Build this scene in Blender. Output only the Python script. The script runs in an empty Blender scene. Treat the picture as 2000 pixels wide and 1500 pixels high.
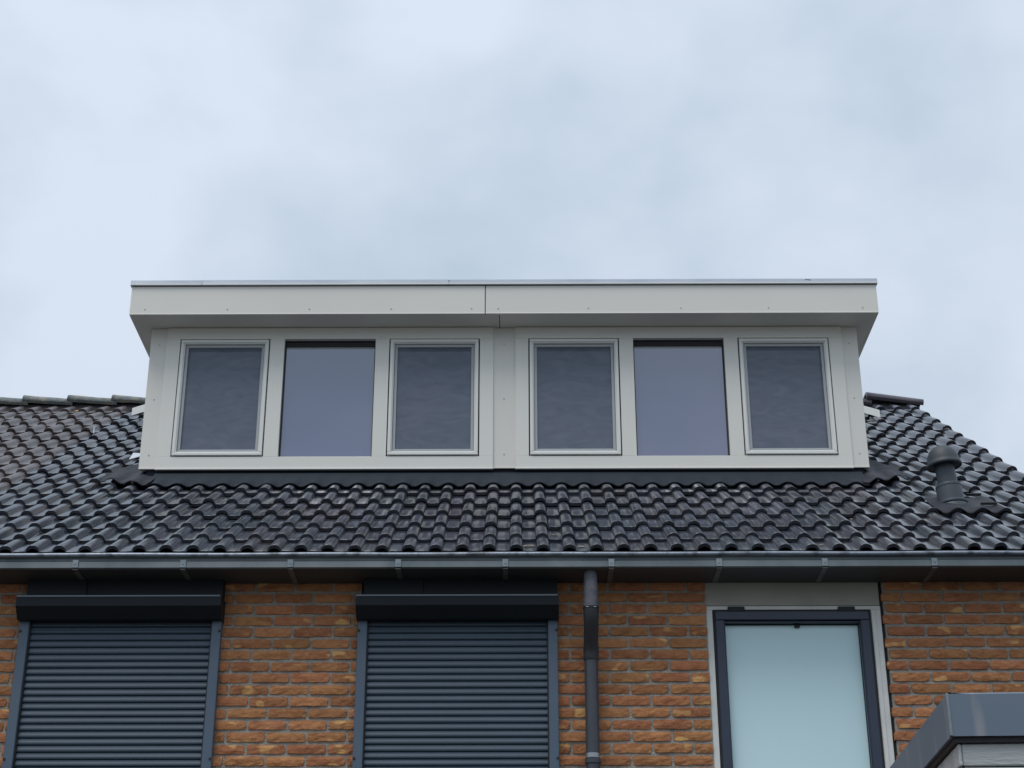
import bpy, math, random
from math import sin, cos, pi, radians
from mathutils import Matrix, Vector, noise

S = bpy.context.scene
COL = S.collection

# ------------------------------------------------------------------ camera
cam_d = bpy.data.cameras.new("camera")
cam = bpy.data.objects.new("camera", cam_d)
COL.objects.link(cam)
S.camera = cam
cam_d.sensor_fit = 'HORIZONTAL'
cam_d.sensor_width = 36.0
cam_d.lens = 36.0 * 3250.0 / 2000.0
cam_d.clip_end = 2000.0
cam.matrix_world = (Matrix.Translation((0, -8.95, 1.65)) @ Matrix.Rotation(radians(0.18), 4, 'Z')
                    @ Matrix.Rotation(radians(90 + 24.7), 4, 'X') @ Matrix.Rotation(radians(-0.08), 4, 'Z'))

# ------------------------------------------------------------------ light and sky
SUN_EL, SUN_AZ = radians(63), radians(212)          # azimuth clockwise from north (+y)
wd = bpy.data.worlds.new("World"); S.world = wd; wd.use_nodes = True
nt = wd.node_tree; nt.nodes.clear()
def wn(t, **k):
    n = nt.nodes.new(t)
    for a, b in k.items(): setattr(n, a, b)
    return n
sky = wn('ShaderNodeTexSky', sky_type='NISHITA', sun_disc=False, sun_elevation=SUN_EL, sun_rotation=SUN_AZ)
tc = wn('ShaderNodeTexCoord')
mp = wn('ShaderNodeMapping'); mp.inputs['Scale'].default_value = (1.0, 1.0, 1.5)
mp.inputs['Location'].default_value = (0.35, 0.2, 0.5)
n1 = wn('ShaderNodeTexNoise'); n1.inputs['Scale'].default_value = 3.0; n1.inputs['Detail'].default_value = 4; n1.inputs['Roughness'].default_value = 0.45; n1.inputs['Distortion'].default_value = 0.2
n2 = wn('ShaderNodeTexNoise'); n2.inputs['Scale'].default_value = 7.0; n2.inputs['Detail'].default_value = 5; n2.inputs['Roughness'].default_value = 0.5
ma = wn('ShaderNodeMath', operation='MULTIPLY_ADD'); ma.inputs[1].default_value = 0.36
cr = wn('ShaderNodeValToRGB')
cr.color_ramp.elements[0].position = 0.52; cr.color_ramp.elements[0].color = (0.505, 0.62, 0.735, 1)
cr.color_ramp.elements[1].position = 0.77; cr.color_ramp.elements[1].color = (0.765, 0.85, 0.975, 1)
vm = wn('ShaderNodeVectorMath', operation='SCALE'); vm.inputs['Scale'].default_value = 10.0
mx = wn('ShaderNodeMixRGB'); mx.inputs[0].default_value = 0.90
bg = wn('ShaderNodeBackground'); bg.inputs['Strength'].default_value = 0.1
out = wn('ShaderNodeOutputWorld')
L = nt.links.new
L(tc.outputs['Generated'], mp.inputs[0]); L(mp.outputs[0], n1.inputs[0]); L(mp.outputs[0], n2.inputs[0])
L(n2.outputs['Fac'], ma.inputs[0]); L(n1.outputs['Fac'], ma.inputs[2]); L(ma.outputs[0], cr.inputs[0])
L(cr.outputs[0], vm.inputs[0]); L(sky.outputs[0], mx.inputs[1]); L(vm.outputs[0], mx.inputs[2])
sep = wn('ShaderNodeSeparateXYZ'); L(tc.outputs['Generated'], sep.inputs[0])      # overcast sky: brighter towards the zenith
el = wn('ShaderNodeValToRGB'); ee = el.color_ramp.elements
ee[0].position = 0.0; ee[0].color = (0.55, 0.55, 0.55, 1); ee[1].position = 1.0; ee[1].color = (1.45, 1.45, 1.45, 1)
e3 = el.color_ramp.elements.new(0.34); e3.color = (0.96, 0.96, 0.96, 1); e4 = el.color_ramp.elements.new(0.62); e4.color = (1.02, 1.02, 1.02, 1)
L(sep.outputs['Z'], el.inputs[0]); mu = wn('ShaderNodeMixRGB', blend_type='MULTIPLY'); mu.inputs[0].default_value = 1.0
L(mx.outputs[0], mu.inputs[1]); L(el.outputs[0], mu.inputs[2])
L(mu.outputs[0], bg.inputs[0]); L(bg.outputs[0], out.inputs[0])

sl = bpy.data.lights.new("sun", 'SUN'); sl.energy = 1.5; sl.angle = radians(28); sl.color = (1.0, 0.965, 0.91)
sun = bpy.data.objects.new("sun", sl); COL.objects.link(sun)
sd = Vector((sin(SUN_AZ) * cos(SUN_EL), cos(SUN_AZ) * cos(SUN_EL), sin(SUN_EL)))
sun.rotation_euler = (-sd).to_track_quat('-Z', 'Y').to_euler()
sun.location = sd * 30
S.view_settings.view_transform = 'Standard'; S.view_settings.look = 'None'
S.view_settings.exposure = 0.0; S.view_settings.gamma = 1.0; S.view_settings.use_curve_mapping = False

# ------------------------------------------------------------------ materials
def mat(name, col, rough=0.6, metal=0.0, spec=0.5, col2=None, nscale=6.0, nsharp=(0.35, 0.65), bump=0.0, bscale=60.0,
        rnd=0.0, mapscale=(1, 1, 1), ior=1.5, detail=6, coat=0.0, rr=0.0, hue=0.0, tint=None):
    m = bpy.data.materials.new(name); m.use_nodes = True
    t = m.node_tree; N = t.nodes; b = N['Principled BSDF']; l = t.links.new
    b.inputs['Roughness'].default_value = rough; b.inputs['Metallic'].default_value = metal
    b.inputs['IOR'].default_value = ior; b.inputs['Specular IOR Level'].default_value = spec
    b.inputs['Coat Weight'].default_value = coat
    tcn = N.new('ShaderNodeTexCoord'); mpn = N.new('ShaderNodeMapping'); mpn.inputs['Scale'].default_value = mapscale
    oi = N.new('ShaderNodeObjectInfo')
    add = N.new('ShaderNodeVectorMath'); add.operation = 'ADD'
    l(tcn.outputs['Object'], add.inputs[0])
    sc = N.new('ShaderNodeVectorMath'); sc.operation = 'SCALE'; sc.inputs['Scale'].default_value = 3.7
    l(oi.outputs['Location'], sc.inputs[0]); l(sc.outputs[0], add.inputs[1]); l(add.outputs[0], mpn.inputs[0])
    nz = N.new('ShaderNodeTexNoise'); nz.inputs['Scale'].default_value = nscale; nz.inputs['Detail'].default_value = detail
    l(mpn.outputs[0], nz.inputs[0])
    cr = N.new('ShaderNodeValToRGB'); e = cr.color_ramp.elements
    e[0].position, e[1].position = nsharp
    e[0].color = (*col, 1); e[1].color = (*(col2 or col), 1)
    l(nz.outputs['Fac'], cr.inputs[0]); last = cr.outputs[0]
    if tint:
        tm = N.new('ShaderNodeMixRGB'); tm.inputs[2].default_value = (*tint, 1)
        f1 = N.new('ShaderNodeMath'); f1.operation = 'MULTIPLY'; f1.inputs[1].default_value = 41.7; f2 = N.new('ShaderNodeMath'); f2.operation = 'FRACT'
        f3 = N.new('ShaderNodeMapRange'); f3.inputs['From Min'].default_value = 0.55; f3.inputs['From Max'].default_value = 1.0; f3.inputs['To Max'].default_value = 0.3
        l(oi.outputs['Random'], f1.inputs[0]); l(f1.outputs[0], f2.inputs[0]); l(f2.outputs[0], f3.inputs[0]); l(f3.outputs[0], tm.inputs[0]); l(last, tm.inputs[1]); last = tm.outputs[0]
    if rnd or hue:
        hs = N.new('ShaderNodeHueSaturation'); mr = N.new('ShaderNodeMapRange')
        mr.inputs['To Min'].default_value = 1 - rnd; mr.inputs['To Max'].default_value = 1 + rnd
        l(oi.outputs['Random'], mr.inputs[0]); l(mr.outputs[0], hs.inputs['Value'])
        if hue:
            m2 = N.new('ShaderNodeMath'); m2.operation = 'FRACT'; m3 = N.new('ShaderNodeMath'); m3.operation = 'MULTIPLY'; m3.inputs[1].default_value = 17.31
            l(oi.outputs['Random'], m3.inputs[0]); l(m3.outputs[0], m2.inputs[0])
            mh = N.new('ShaderNodeMapRange'); mh.inputs['To Min'].default_value = 0.5 - hue; mh.inputs['To Max'].default_value = 0.5 + hue
            l(m2.outputs[0], mh.inputs[0]); l(mh.outputs[0], hs.inputs['Hue'])
        l(last, hs.inputs['Color']); last = hs.outputs[0]
    l(last, b.inputs['Base Color'])
    if rr:
        mq = N.new('ShaderNodeMapRange'); mq.inputs['To Min'].default_value = rough - rr; mq.inputs['To Max'].default_value = rough + rr
        l(nz.outputs['Fac'], mq.inputs[0]); l(mq.outputs[0], b.inputs['Roughness'])
    if bump:
        nb = N.new('ShaderNodeTexNoise'); nb.inputs['Scale'].default_value = bscale; nb.inputs['Detail'].default_value = 4
        l(mpn.outputs[0], nb.inputs[0])
        bp = N.new('ShaderNodeBump'); bp.inputs['Strength'].default_value = bump; bp.inputs['Distance'].default_value = 0.01
        l(nb.outputs['Fac'], bp.inputs['Height']); l(bp.outputs[0], b.inputs['Normal'])
    m['_last'] = 1
    return m

M = {}
M['panel'] = mat('cream_panel', (0.745, 0.72, 0.66), 0.42, col2=(0.77, 0.75, 0.695), nscale=1.2, bump=0.03, bscale=5)
M['frame'] = mat('cream_frame', (0.78, 0.76, 0.70), 0.35, col2=(0.79, 0.775, 0.72), nscale=2)
M['sash'] = mat('white_sash', (0.80, 0.80, 0.765), 0.3)
M['screenframe'] = mat('grey_screen_frame', (0.42, 0.44, 0.45), 0.45)
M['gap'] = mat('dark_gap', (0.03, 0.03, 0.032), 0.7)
M['cap'] = mat('aluminium_trim', (0.50, 0.54, 0.60), 0.38, metal=0.55, col2=(0.62, 0.65, 0.70), nscale=3, nsharp=(0.3, 0.7), bump=0.08, bscale=7, mapscale=(1, 4, 4))
M['screw'] = mat('screw_head', (0.42, 0.42, 0.40), 0.4, metal=0.2)
M['lead'] = mat('dark_flashing', (0.015, 0.022, 0.032), 0.7, spec=0.25, col2=(0.020, 0.027, 0.038), nscale=5, bump=0.35, bscale=9, rr=0.08)
M['lead2'] = mat('dark_flashing_folded', (0.024, 0.026, 0.036), 0.7, spec=0.3, col2=(0.034, 0.036, 0.046), nscale=7, bump=0.8, bscale=12)
M['tile'] = mat('dark_glazed_tile', (0.034, 0.040, 0.054), 0.21, spec=0.95, col2=(0.044, 0.049, 0.063), nscale=7, rnd=0.25, bump=0.03, bscale=30, rr=0.03, hue=0.02, tint=(0.062, 0.046, 0.048))
M['oldtile'] = mat('weathered_tile', (0.075, 0.062, 0.064), 0.36, spec=0.6, col2=(0.125, 0.106, 0.106), nscale=12, rnd=0.22, bump=0.2, bscale=60, rr=0.08, hue=0.015)
M['oldridge'] = mat('mossy_ridge', (0.14, 0.165, 0.17), 0.7, col2=(0.27, 0.25, 0.20), nscale=16, nsharp=(0.42, 0.62), rnd=0.12, bump=0.9, bscale=45)
M['newridge'] = mat('purple_ridge', (0.085, 0.072, 0.095), 0.4, col2=(0.10, 0.085, 0.10), nscale=8, bump=0.1)
M['mortarband'] = mat('ridge_mortar', (0.035, 0.033, 0.036), 0.9, bump=0.5, bscale=40)
M['deck'] = mat('roof_underlay', (0.012, 0.012, 0.014), 0.9)
M['gutter'] = mat('zinc_gutter', (0.095, 0.118, 0.128), 0.45, metal=0.25, col2=(0.145, 0.17, 0.18), nscale=3.5, mapscale=(1.5, 1, 1), bump=0.05, bscale=8)
M['bead'] = mat('zinc_bead', (0.25, 0.28, 0.33), 0.4, metal=0.45, col2=(0.10, 0.11, 0.13), nscale=14, nsharp=(0.50, 0.66), bump=0.3, bscale=40)
M['bracket'] = mat('gutter_bracket', (0.19, 0.23, 0.245), 0.4, metal=0.35, col2=(0.26, 0.30, 0.32), nscale=20)
M['arm'] = mat('shaded_bracket_arm', (0.16, 0.16, 0.16), 0.6, col2=(0.08, 0.08, 0.085), nscale=25)  # shade under the strap put into a darker bracket colour
M['soffit'] = mat('eaves_board', (0.040, 0.043, 0.048), 0.6, col2=(0.05, 0.052, 0.056), nscale=4, mapscale=(0.3, 3, 3))
M['mortar'] = mat('mortar', (0.30, 0.27, 0.235), 0.95, col2=(0.40, 0.365, 0.315), nscale=25, bump=0.8, bscale=120)
M['shutter'] = mat('anthracite_slat', (0.044, 0.070, 0.100), 0.45, col2=(0.050, 0.078, 0.110), nscale=3)
M['rail'] = mat('blue_grey_rail', (0.078, 0.112, 0.158), 0.42, col2=(0.086, 0.122, 0.168), nscale=3)
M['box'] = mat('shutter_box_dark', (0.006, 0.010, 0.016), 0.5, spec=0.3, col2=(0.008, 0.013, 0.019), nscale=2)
M['boxlip'] = mat('shutter_box_lip', (0.16, 0.19, 0.22), 0.4, metal=0.2)
M['white'] = mat('weathered_white_frame', (0.66, 0.665, 0.63), 0.55, col2=(0.74, 0.74, 0.70), nscale=6, bump=0.08, bscale=30)
M['concrete'] = mat('grey_lintel_panel', (0.36, 0.345, 0.30), 0.8, col2=(0.41, 0.395, 0.345), nscale=5, bump=0.1)
M['navy'] = mat('navy_frame', (0.030, 0.040, 0.070), 0.38, col2=(0.034, 0.045, 0.076), nscale=3)
M['rubber'] = mat('black_rubber', (0.012, 0.013, 0.016), 0.6)
M['frost'] = mat('frosted_glass', (0.63, 0.86, 0.89), 0.28, col2=(0.66, 0.88, 0.91), nscale=0.8, coat=0.3)
M['pipe'] = mat('grey_pvc_pipe', (0.045, 0.050, 0.064), 0.42, col2=(0.058, 0.064, 0.078), nscale=7, mapscale=(3, 3, 0.6))
M['elbow'] = mat('shaded_pipe_elbow', (0.028, 0.030, 0.036), 0.5, col2=(0.036, 0.038, 0.044), nscale=9)  # shade on the slanted elbow put into a darker pipe colour
M['pipetop'] = mat('lit_worn_pipe', (0.10, 0.105, 0.125), 0.6, col2=(0.14, 0.14, 0.16), nscale=30, bump=0.3, bscale=60)  # worn upper pipe, its lit look put into a lighter colour
M['steel'] = mat('pipe_strap', (0.35, 0.37, 0.39), 0.35, metal=0.7)
M['vent'] = mat('grey_vent_plastic', (0.050, 0.062, 0.078), 0.5, col2=(0.058, 0.071, 0.088), nscale=5)
M['vent2'] = mat('grey_vent_cap', (0.045, 0.053, 0.061), 0.55, col2=(0.038, 0.046, 0.055), nscale=9)
M['zinc'] = mat('zinc_trim', (0.135, 0.175, 0.225), 0.5, metal=0.2, col2=(0.155, 0.195, 0.245), nscale=1.6, bump=0.06, bscale=4)
M['boards'] = mat('worn_white_board', (0.40, 0.42, 0.42), 0.7, col2=(0.50, 0.51, 0.50), nscale=5, bump=0.4, bscale=35, mapscale=(0.6, 3, 3))
M['ground'] = mat('paving', (0.07, 0.072, 0.06), 0.9, col2=(0.09, 0.09, 0.078), nscale=0.6)
M['clip'] = mat('bright_metal', (0.7, 0.72, 0.75), 0.3, metal=0.3)
M['lichen'] = mat('ochre_lichen', (0.42, 0.27, 0.09), 0.9, bump=0.5)
M['dirt'] = mat('leaf_dirt', (0.10, 0.085, 0.065), 0.9, col2=(0.28, 0.26, 0.22), nscale=30, bump=0.6)
M['innerwall'] = mat('plain_brick_render', (0.30, 0.16, 0.08), 0.9)

def brick_mat():
    m = bpy.data.materials.new('orange_brick'); m.use_nodes = True
    t = m.node_tree; N = t.nodes; b = N['Principled BSDF']; l = t.links.new
    b.inputs['Roughness'].default_value = 0.9; b.inputs['Specular IOR Level'].default_value = 0.25
    geo = N.new('ShaderNodeNewGeometry'); oi = N.new('ShaderNodeObjectInfo')
    mp_ = N.new('ShaderNodeMapping'); mp_.inputs['Scale'].default_value = (1, 1, 2.0); l(geo.outputs['Position'], mp_.inputs[0])
    a = N.new('ShaderNodeTexNoise'); a.inputs['Scale'].default_value = 13; a.inputs['Detail'].default_value = 8; a.inputs['Roughness'].default_value = 0.65; a.inputs['Distortion'].default_value = 1.2
    l(mp_.outputs[0], a.inputs[0])
    c1 = N.new('ShaderNodeValToRGB'); e = c1.color_ramp.elements
    e[0].position = 0.30; e[0].color = (0.31, 0.115, 0.052, 1); e[1].position = 0.75; e[1].color = (0.54, 0.262, 0.125, 1)
    x = c1.color_ramp.elements.new(0.52); x.color = (0.435, 0.188, 0.087, 1)
    l(a.outputs['Fac'], c1.inputs[0])
    p = N.new('ShaderNodeTexNoise'); p.inputs['Scale'].default_value = 7.5; p.inputs['Detail'].default_value = 1.5; p.inputs['Distortion'].default_value = 0.3
    add = N.new('ShaderNodeVectorMath'); add.operation = 'ADD'; sc = N.new('ShaderNodeVectorMath'); sc.operation = 'SCALE'; sc.inputs['Scale'].default_value = 9.1
    l(oi.outputs['Location'], sc.inputs[0]); l(sc.outputs[0], add.inputs[0]); l(mp_.outputs[0], add.inputs[1]); l(add.outputs[0], p.inputs[0])
    c2 = N.new('ShaderNodeValToRGB'); e = c2.color_ramp.elements
    e[0].position = 0.635; e[0].color = (0, 0, 0, 1); e[1].position = 0.685; e[1].color = (1, 1, 1, 1)
    l(p.outputs['Fac'], c2.inputs[0])
    mxn = N.new('ShaderNodeMixRGB'); mxn.inputs[2].default_value = (0.68, 0.375, 0.150, 1)
    l(c2.outputs[0], mxn.inputs[0]); l(c1.outputs[0], mxn.inputs[1])
    hs = N.new('ShaderNodeHueSaturation'); mr = N.new('ShaderNodeMapRange'); mr.inputs['To Min'].default_value = 0.80; mr.inputs['To Max'].default_value = 1.15
    l(oi.outputs['Random'], mr.inputs[0]); l(mr.outputs[0], hs.inputs['Value'])
    m3 = N.new('ShaderNodeMath'); m3.operation = 'MULTIPLY'; m3.inputs[1].default_value = 23.7; m2 = N.new('ShaderNodeMath'); m2.operation = 'FRACT'
    l(oi.outputs['Random'], m3.inputs[0]); l(m3.outputs[0], m2.inputs[0])
    mh = N.new('ShaderNodeMapRange'); mh.inputs['To Min'].default_value = 0.494; mh.inputs['To Max'].default_value = 0.507
    l(m2.outputs[0], mh.inputs[0]); l(mh.outputs[0], hs.inputs['Hue'])
    l(mxn.outputs[0], hs.inputs['Color']); l(hs.outputs[0], b.inputs['Base Color'])
    nb = N.new('ShaderNodeTexNoise'); nb.inputs['Scale'].default_value = 55; nb.inputs['Detail'].default_value = 6
    l(geo.outputs['Position'], nb.inputs[0]); bp = N.new('ShaderNodeBump'); bp.inputs['Strength'].default_value = 0.7; bp.inputs['Distance'].default_value = 0.008
    l(nb.outputs['Fac'], bp.inputs['Height']); l(bp.outputs[0], b.inputs['Normal'])
    return m
M['brick'] = brick_mat()

def glass_mat(name, base, tint, rough, ior):
    m = bpy.data.materials.new(name); m.use_nodes = True
    b = m.node_tree.nodes['Principled BSDF']
    b.inputs['Base Color'].default_value = (*base, 1); b.inputs['Roughness'].default_value = rough
    b.inputs['IOR'].default_value = ior; b.inputs['Specular Tint'].default_value = (*tint, 1)
    N = m.node_tree.nodes; l = m.node_tree.links.new
    nb = N.new('ShaderNodeTexNoise'); nb.inputs['Scale'].default_value = 1.3; nb.inputs['Detail'].default_value = 1
    g = N.new('ShaderNodeNewGeometry'); l(g.outputs['Position'], nb.inputs[0])
    bp = N.new('ShaderNodeBump'); bp.inputs['Strength'].default_value = 0.15; bp.inputs['Distance'].default_value = 0.02
    l(nb.outputs['Fac'], bp.inputs['Height']); l(bp.outputs[0], b.inputs['Normal'])
    return m
M['glass'] = glass_mat('coated_glass', (0.080, 0.086, 0.185), (0.95, 0.96, 1.0), 0.03, 2.8)

def screen_mat():
    m = bpy.data.materials.new('fly_screen_mesh'); m.use_nodes = True
    t = m.node_tree; N = t.nodes; b = N['Principled BSDF']; l = t.links.new
    b.inputs['Roughness'].default_value = 0.7
    tr = N.new('ShaderNodeBsdfTransparent'); mx_ = N.new('ShaderNodeMixShader')
    geo = N.new('ShaderNodeNewGeometry'); mp_ = N.new('ShaderNodeMapping'); mp_.inputs['Scale'].default_value = (1.0, 1, 0.45)
    l(geo.outputs['Position'], mp_.inputs[0])
    w = N.new('ShaderNodeTexNoise'); w.inputs['Scale'].default_value = 1.0; w.inputs['Detail'].default_value = 3.5; w.inputs['Distortion'].default_value = 1.6
    mp_.inputs['Scale'].default_value = (4.5, 1, 13.0)
    l(mp_.outputs[0], w.inputs[0])
    c = N.new('ShaderNodeValToRGB'); c.color_ramp.elements[0].position = .3; c.color_ramp.elements[1].position = .72; c.color_ramp.elements[0].color = (0.135, 0.165, 0.215, 1); c.color_ramp.elements[1].color = (0.205, 0.235, 0.30, 1)
    l(w.outputs['Fac'], c.inputs[0]); l(c.outputs[0], b.inputs['Base Color'])
    mr = N.new('ShaderNodeMapRange'); mr.inputs['To Min'].default_value = 0.66; mr.inputs['To Max'].default_value = 0.60
    l(w.outputs['Fac'], mr.inputs[0]); l(mr.outputs[0], mx_.inputs[0])
    l(tr.outputs[0], mx_.inputs[1]); l(b.outputs[0], mx_.inputs[2])
    l(mx_.outputs[0], N['Material Output'].inputs['Surface'])
    return m
M['screen'] = screen_mat()

def streak(mname):       # pale run-off streaks on the zinc corner
    m = M[mname]; t = m.node_tree; N = t.nodes; l = t.links.new; b = N['Principled BSDF']
    src = b.inputs['Base Color'].links[0].from_socket
    tcn = N.new('ShaderNodeTexCoord'); mp_ = N.new('ShaderNodeMapping'); mp_.inputs['Scale'].default_value = (11, 11, 1.2); l(tcn.outputs['Object'], mp_.inputs[0])
    nz = N.new('ShaderNodeTexNoise'); nz.inputs['Scale'].default_value = 1.0; nz.inputs['Detail'].default_value = 3; l(mp_.outputs[0], nz.inputs[0])
    c = N.new('ShaderNodeValToRGB'); c.color_ramp.elements[0].position = 0.56; c.color_ramp.elements[0].color = (0, 0, 0, 1)
    c.color_ramp.elements[1].position = 0.68; c.color_ramp.elements[1].color = (0.8, 0.8, 0.8, 1); l(nz.outputs['Fac'], c.inputs[0])
    x = N.new('ShaderNodeMixRGB'); x.inputs[2].default_value = (0.30, 0.30, 0.32, 1)
    l(c.outputs[0], x.inputs[0]); l(src, x.inputs[1]); l(x.outputs[0], b.inputs['Base Color'])
streak('zinc')

# ------------------------------------------------------------------ object helpers
WL = {}          # world location of each object
def link(o, parent, loc):
    COL.objects.link(o)
    if parent is not None:
        o.parent = parent; o.location = Vector(loc) - WL[parent]
    else:
        o.location = loc
    WL[o] = Vector(loc); return o
def thing(name, label, cat, loc, group=None):
    o = bpy.data.objects.new(name, None); o.empty_display_size = 0.2
    link(o, None, loc); o['label'] = label; o['category'] = cat
    if group: o['group'] = group
    return o
class MB:
    def __init__(s): s.v = []; s.f = []; s.smooth = set()
    def add(s, vs, fs, smooth=False):
        n = len(s.v); s.v += [tuple(v) for v in vs]
        for f in fs:
            if smooth: s.smooth.add(len(s.f))
            s.f.append(tuple(i + n for i in f))
    def box(s, x0, x1, y0, y1, z0, z1, c=0.0):
        if x0 > x1: x0, x1 = x1, x0
        if c <= 0:
            s.add([(x, y, z) for x in (x0, x1) for y in (y0, y1) for z in (z0, z1)],
                  [(0, 1, 3, 2), (4, 6, 7, 5), (0, 4, 5, 1), (2, 3, 7, 6), (0, 2, 6, 4), (1, 5, 7, 3)])
            return
        c = min(c, abs(x1 - x0) * .4, abs(y1 - y0) * .4, abs(z1 - z0) * .4)
        # chamfered box
        X = (x0, x1); Y = (y0, y1); Z = (z0, z1); vs = []; idx = {}
        for i in (0, 1):
            for j in (0, 1):
                for k in (0, 1):
                    sx, sy, sz = (1 - 2 * i), (1 - 2 * j), (1 - 2 * k)
                    for a, d in (('x', (0, c * sy, c * sz)), ('y', (c * sx, 0, c * sz)), ('z', (c * sx, c * sy, 0))):
                        idx[(i, j, k, a)] = len(vs); vs.append((X[i] + d[0], Y[j] + d[1], Z[k] + d[2]))
        g = lambda i, j, k, a: idx[(i, j, k, a)]
        fs = []
        for i in (0, 1): fs.append([g(i, 0, 0, 'x'), g(i, 0, 1, 'x'), g(i, 1, 1, 'x'), g(i, 1, 0, 'x')])
        for j in (0, 1): fs.append([g(0, j, 0, 'y'), g(1, j, 0, 'y'), g(1, j, 1, 'y'), g(0, j, 1, 'y')])
        for k in (0, 1): fs.append([g(0, 0, k, 'z'), g(0, 1, k, 'z'), g(1, 1, k, 'z'), g(1, 0, k, 'z')])
        for a in (0, 1):
            for b_ in (0, 1):
                fs.append([g(a, b_, 0, 'x'), g(a, b_, 1, 'x'), g(a, b_, 1, 'y'), g(a, b_, 0, 'y')])
                fs.append([g(a, 0, b_, 'x'), g(a, 1, b_, 'x'), g(a, 1, b_, 'z'), g(a, 0, b_, 'z')])
                fs.append([g(0, a, b_, 'y'), g(1, a, b_, 'y'), g(1, a, b_, 'z'), g(0, a, b_, 'z')])
        for i in (0, 1):
            for j in (0, 1):
                for k in (0, 1): fs.append([g(i, j, k, 'x'), g(i, j, k, 'y'), g(i, j, k, 'z')])
        s.add(vs, fs)
    def frame(s, x0, x1, z0, z1, w, y0, y1, c=0.002, wb=None):
        wb = wb or w
        s.box(x0, x1, y0, y1, z1 - w, z1, c); s.box(x0, x1, y0, y1, z0, z0 + wb, c)
        s.box(x0, x0 + w, y0 + .0005, y1, z0 + wb, z1 - w, c); s.box(x1 - w, x1, y0 + .0005, y1, z0 + wb, z1 - w, c)
    def extrude_x(s, prof, x0, x1, close=True, smooth=False):      # prof = [(y,z)...]
        n = len(prof); vs = [(x0, y, z) for y, z in prof] + [(x1, y, z) for y, z in prof]
        fs = [(i, (i + 1) % n, n + (i + 1) % n, n + i) for i in range(n if close else n - 1)]
        s.add(vs, fs, smooth)
        if close: s.add(vs, [tuple(range(n)), tuple(range(n, 2 * n))])
    def tube(s, pts, rad, seg=20, caps=True):                       # pts = list of Vector, rad = list
        rings = []
        for i, p in enumerate(pts):
            p = Vector(p); a = Vector(pts[max(i - 1, 0)]); b = Vector(pts[min(i + 1, len(pts) - 1)])
            d = (b - a).normalized(); u = d.orthogonal().normalized() if abs(d.x) > .9 else (Vector((1, 0, 0)) - d * d.x).normalized(); w = d.cross(u)
            rings.append([p + (u * cos(2 * pi * k / seg) + w * sin(2 * pi * k / seg)) * rad[i] for k in range(seg)])
        vs = [q for r in rings for q in r]
        fs = [(i * seg + k, i * seg + (k + 1) % seg, (i + 1) * seg + (k + 1) % seg, (i + 1) * seg + k) for i in range(len(pts) - 1) for k in range(seg)]
        s.add(vs, fs, True)
        if caps: s.add(rings[0], [tuple(range(seg))]); s.add(rings[-1], [tuple(range(seg))])
    def mesh(s, name, m, center=None):
        me = bpy.data.meshes.new(name)
        if center is None:
            lo = [min(v[i] for v in s.v) for i in range(3)]; hi = [max(v[i] for v in s.v) for i in range(3)]
            center = Vector([(a + b) / 2 for a, b in zip(lo, hi)])
        center = Vector(center)
        me.from_pydata([Vector(v) - center for v in s.v], [], s.f)
        for i, p in enumerate(me.polygons): p.use_smooth = i in s.smooth
        import bmesh
        bm = bmesh.new(); bm.from_mesh(me); bmesh.ops.recalc_face_normals(bm, faces=bm.faces); bm.to_mesh(me); bm.free()
        me.materials.append(m); return me, center
    def obj(s, name, m, parent=None, label=None, kind=None):
        me, c = s.mesh(name, m)
        o = bpy.data.objects.new(name, me); link(o, parent, c)
        if label: o['label'] = label
        if kind: o['kind'] = kind
        return o
def inst(name, me, parent, loc, rot=(0, 0, 0), scale=(1, 1, 1)):
    o = bpy.data.objects.new(name, me); link(o, parent, loc); o.rotation_euler = rot; o.scale = scale; return o
R = random.Random(7)

# ------------------------------------------------------------------ roof frame
AL = radians(32.4); CA, SA = cos(AL), sin(AL); EY, EZ = -0.14, 4.682
def rp(x, s, h=0.0): return Vector((x, EY + s * CA - h * SA, EZ + s * SA + h * CA))
ROWS = [0.0, 0.275, 0.59, 0.93, 1.28, 1.63] + [1.982 + 0.352 * k for k in range(10)]
TX = lambda k: -0.1125 + 0.3 * k
RIDGE_S = 5.50

# ------------------------------------------------------------------ ground (structure)
g = MB(); g.add([(-400, -400, 0), (400, -400, 0), (400, 400, 0), (-400, 400, 0)], [(0, 1, 2, 3)])
go = g.obj('ground', M['ground']); go['kind'] = 'structure'

# ------------------------------------------------------------------ house
house = thing('terraced_house', 'orange brick house with dark tiled roof under the wide white dormer', 'house', (0, 4.5, 0))
SH = [(-2.75, -1.635), (-0.882, 0.222)]
WIN = (1.040, 2.022)
OPEN = [(a, b, 3.0, 4.545) for a, b in SH] + [(WIN[0], WIN[1], 2.95, 4.545)]
XL, XR, ZT = -3.4125, 3.46, 4.60
# mortar wall with real openings
w = MB(); xs = [XL] + [q for o_ in OPEN for q in (o_[0] + .012, o_[1] - .012 + (.030 if o_[0] > .5 else 0))] + [XR]
for i in range(0, len(xs), 2): w.box(xs[i], xs[i + 1], 0.001, 0.10, 0, ZT)
for o_ in OPEN: w.box(o_[0] + .012, o_[1] - .012, 0.001, 0.10, 0, o_[2])
wall = w.obj('wall', M['mortar'], house)
b = MB(); b.box(XR - .1, XR, .10, 8.9, 0, 4.9); b.box(XL, XR, 8.9, 9.0, 0, 4.9); b.box(XL, XL + .1, .10, 8.9, 0, 4.9)
b.add([(XR - .02, -.05, 4.55), (XR - .02, 9.05, 4.55), (XR - .02, 4.45, 7.5)], [(0, 1, 2)])
b.obj('side_wall', M['innerwall'], house)
sg = MB(); sg.box(WIN[1] + .001, WIN[1] + .0175, .022, .08, 2.95, 4.545); sg.obj('shaded_mortar_strip', M['rubber'], house)  # black strip stands in for the shaded mortar beside the frame
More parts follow.
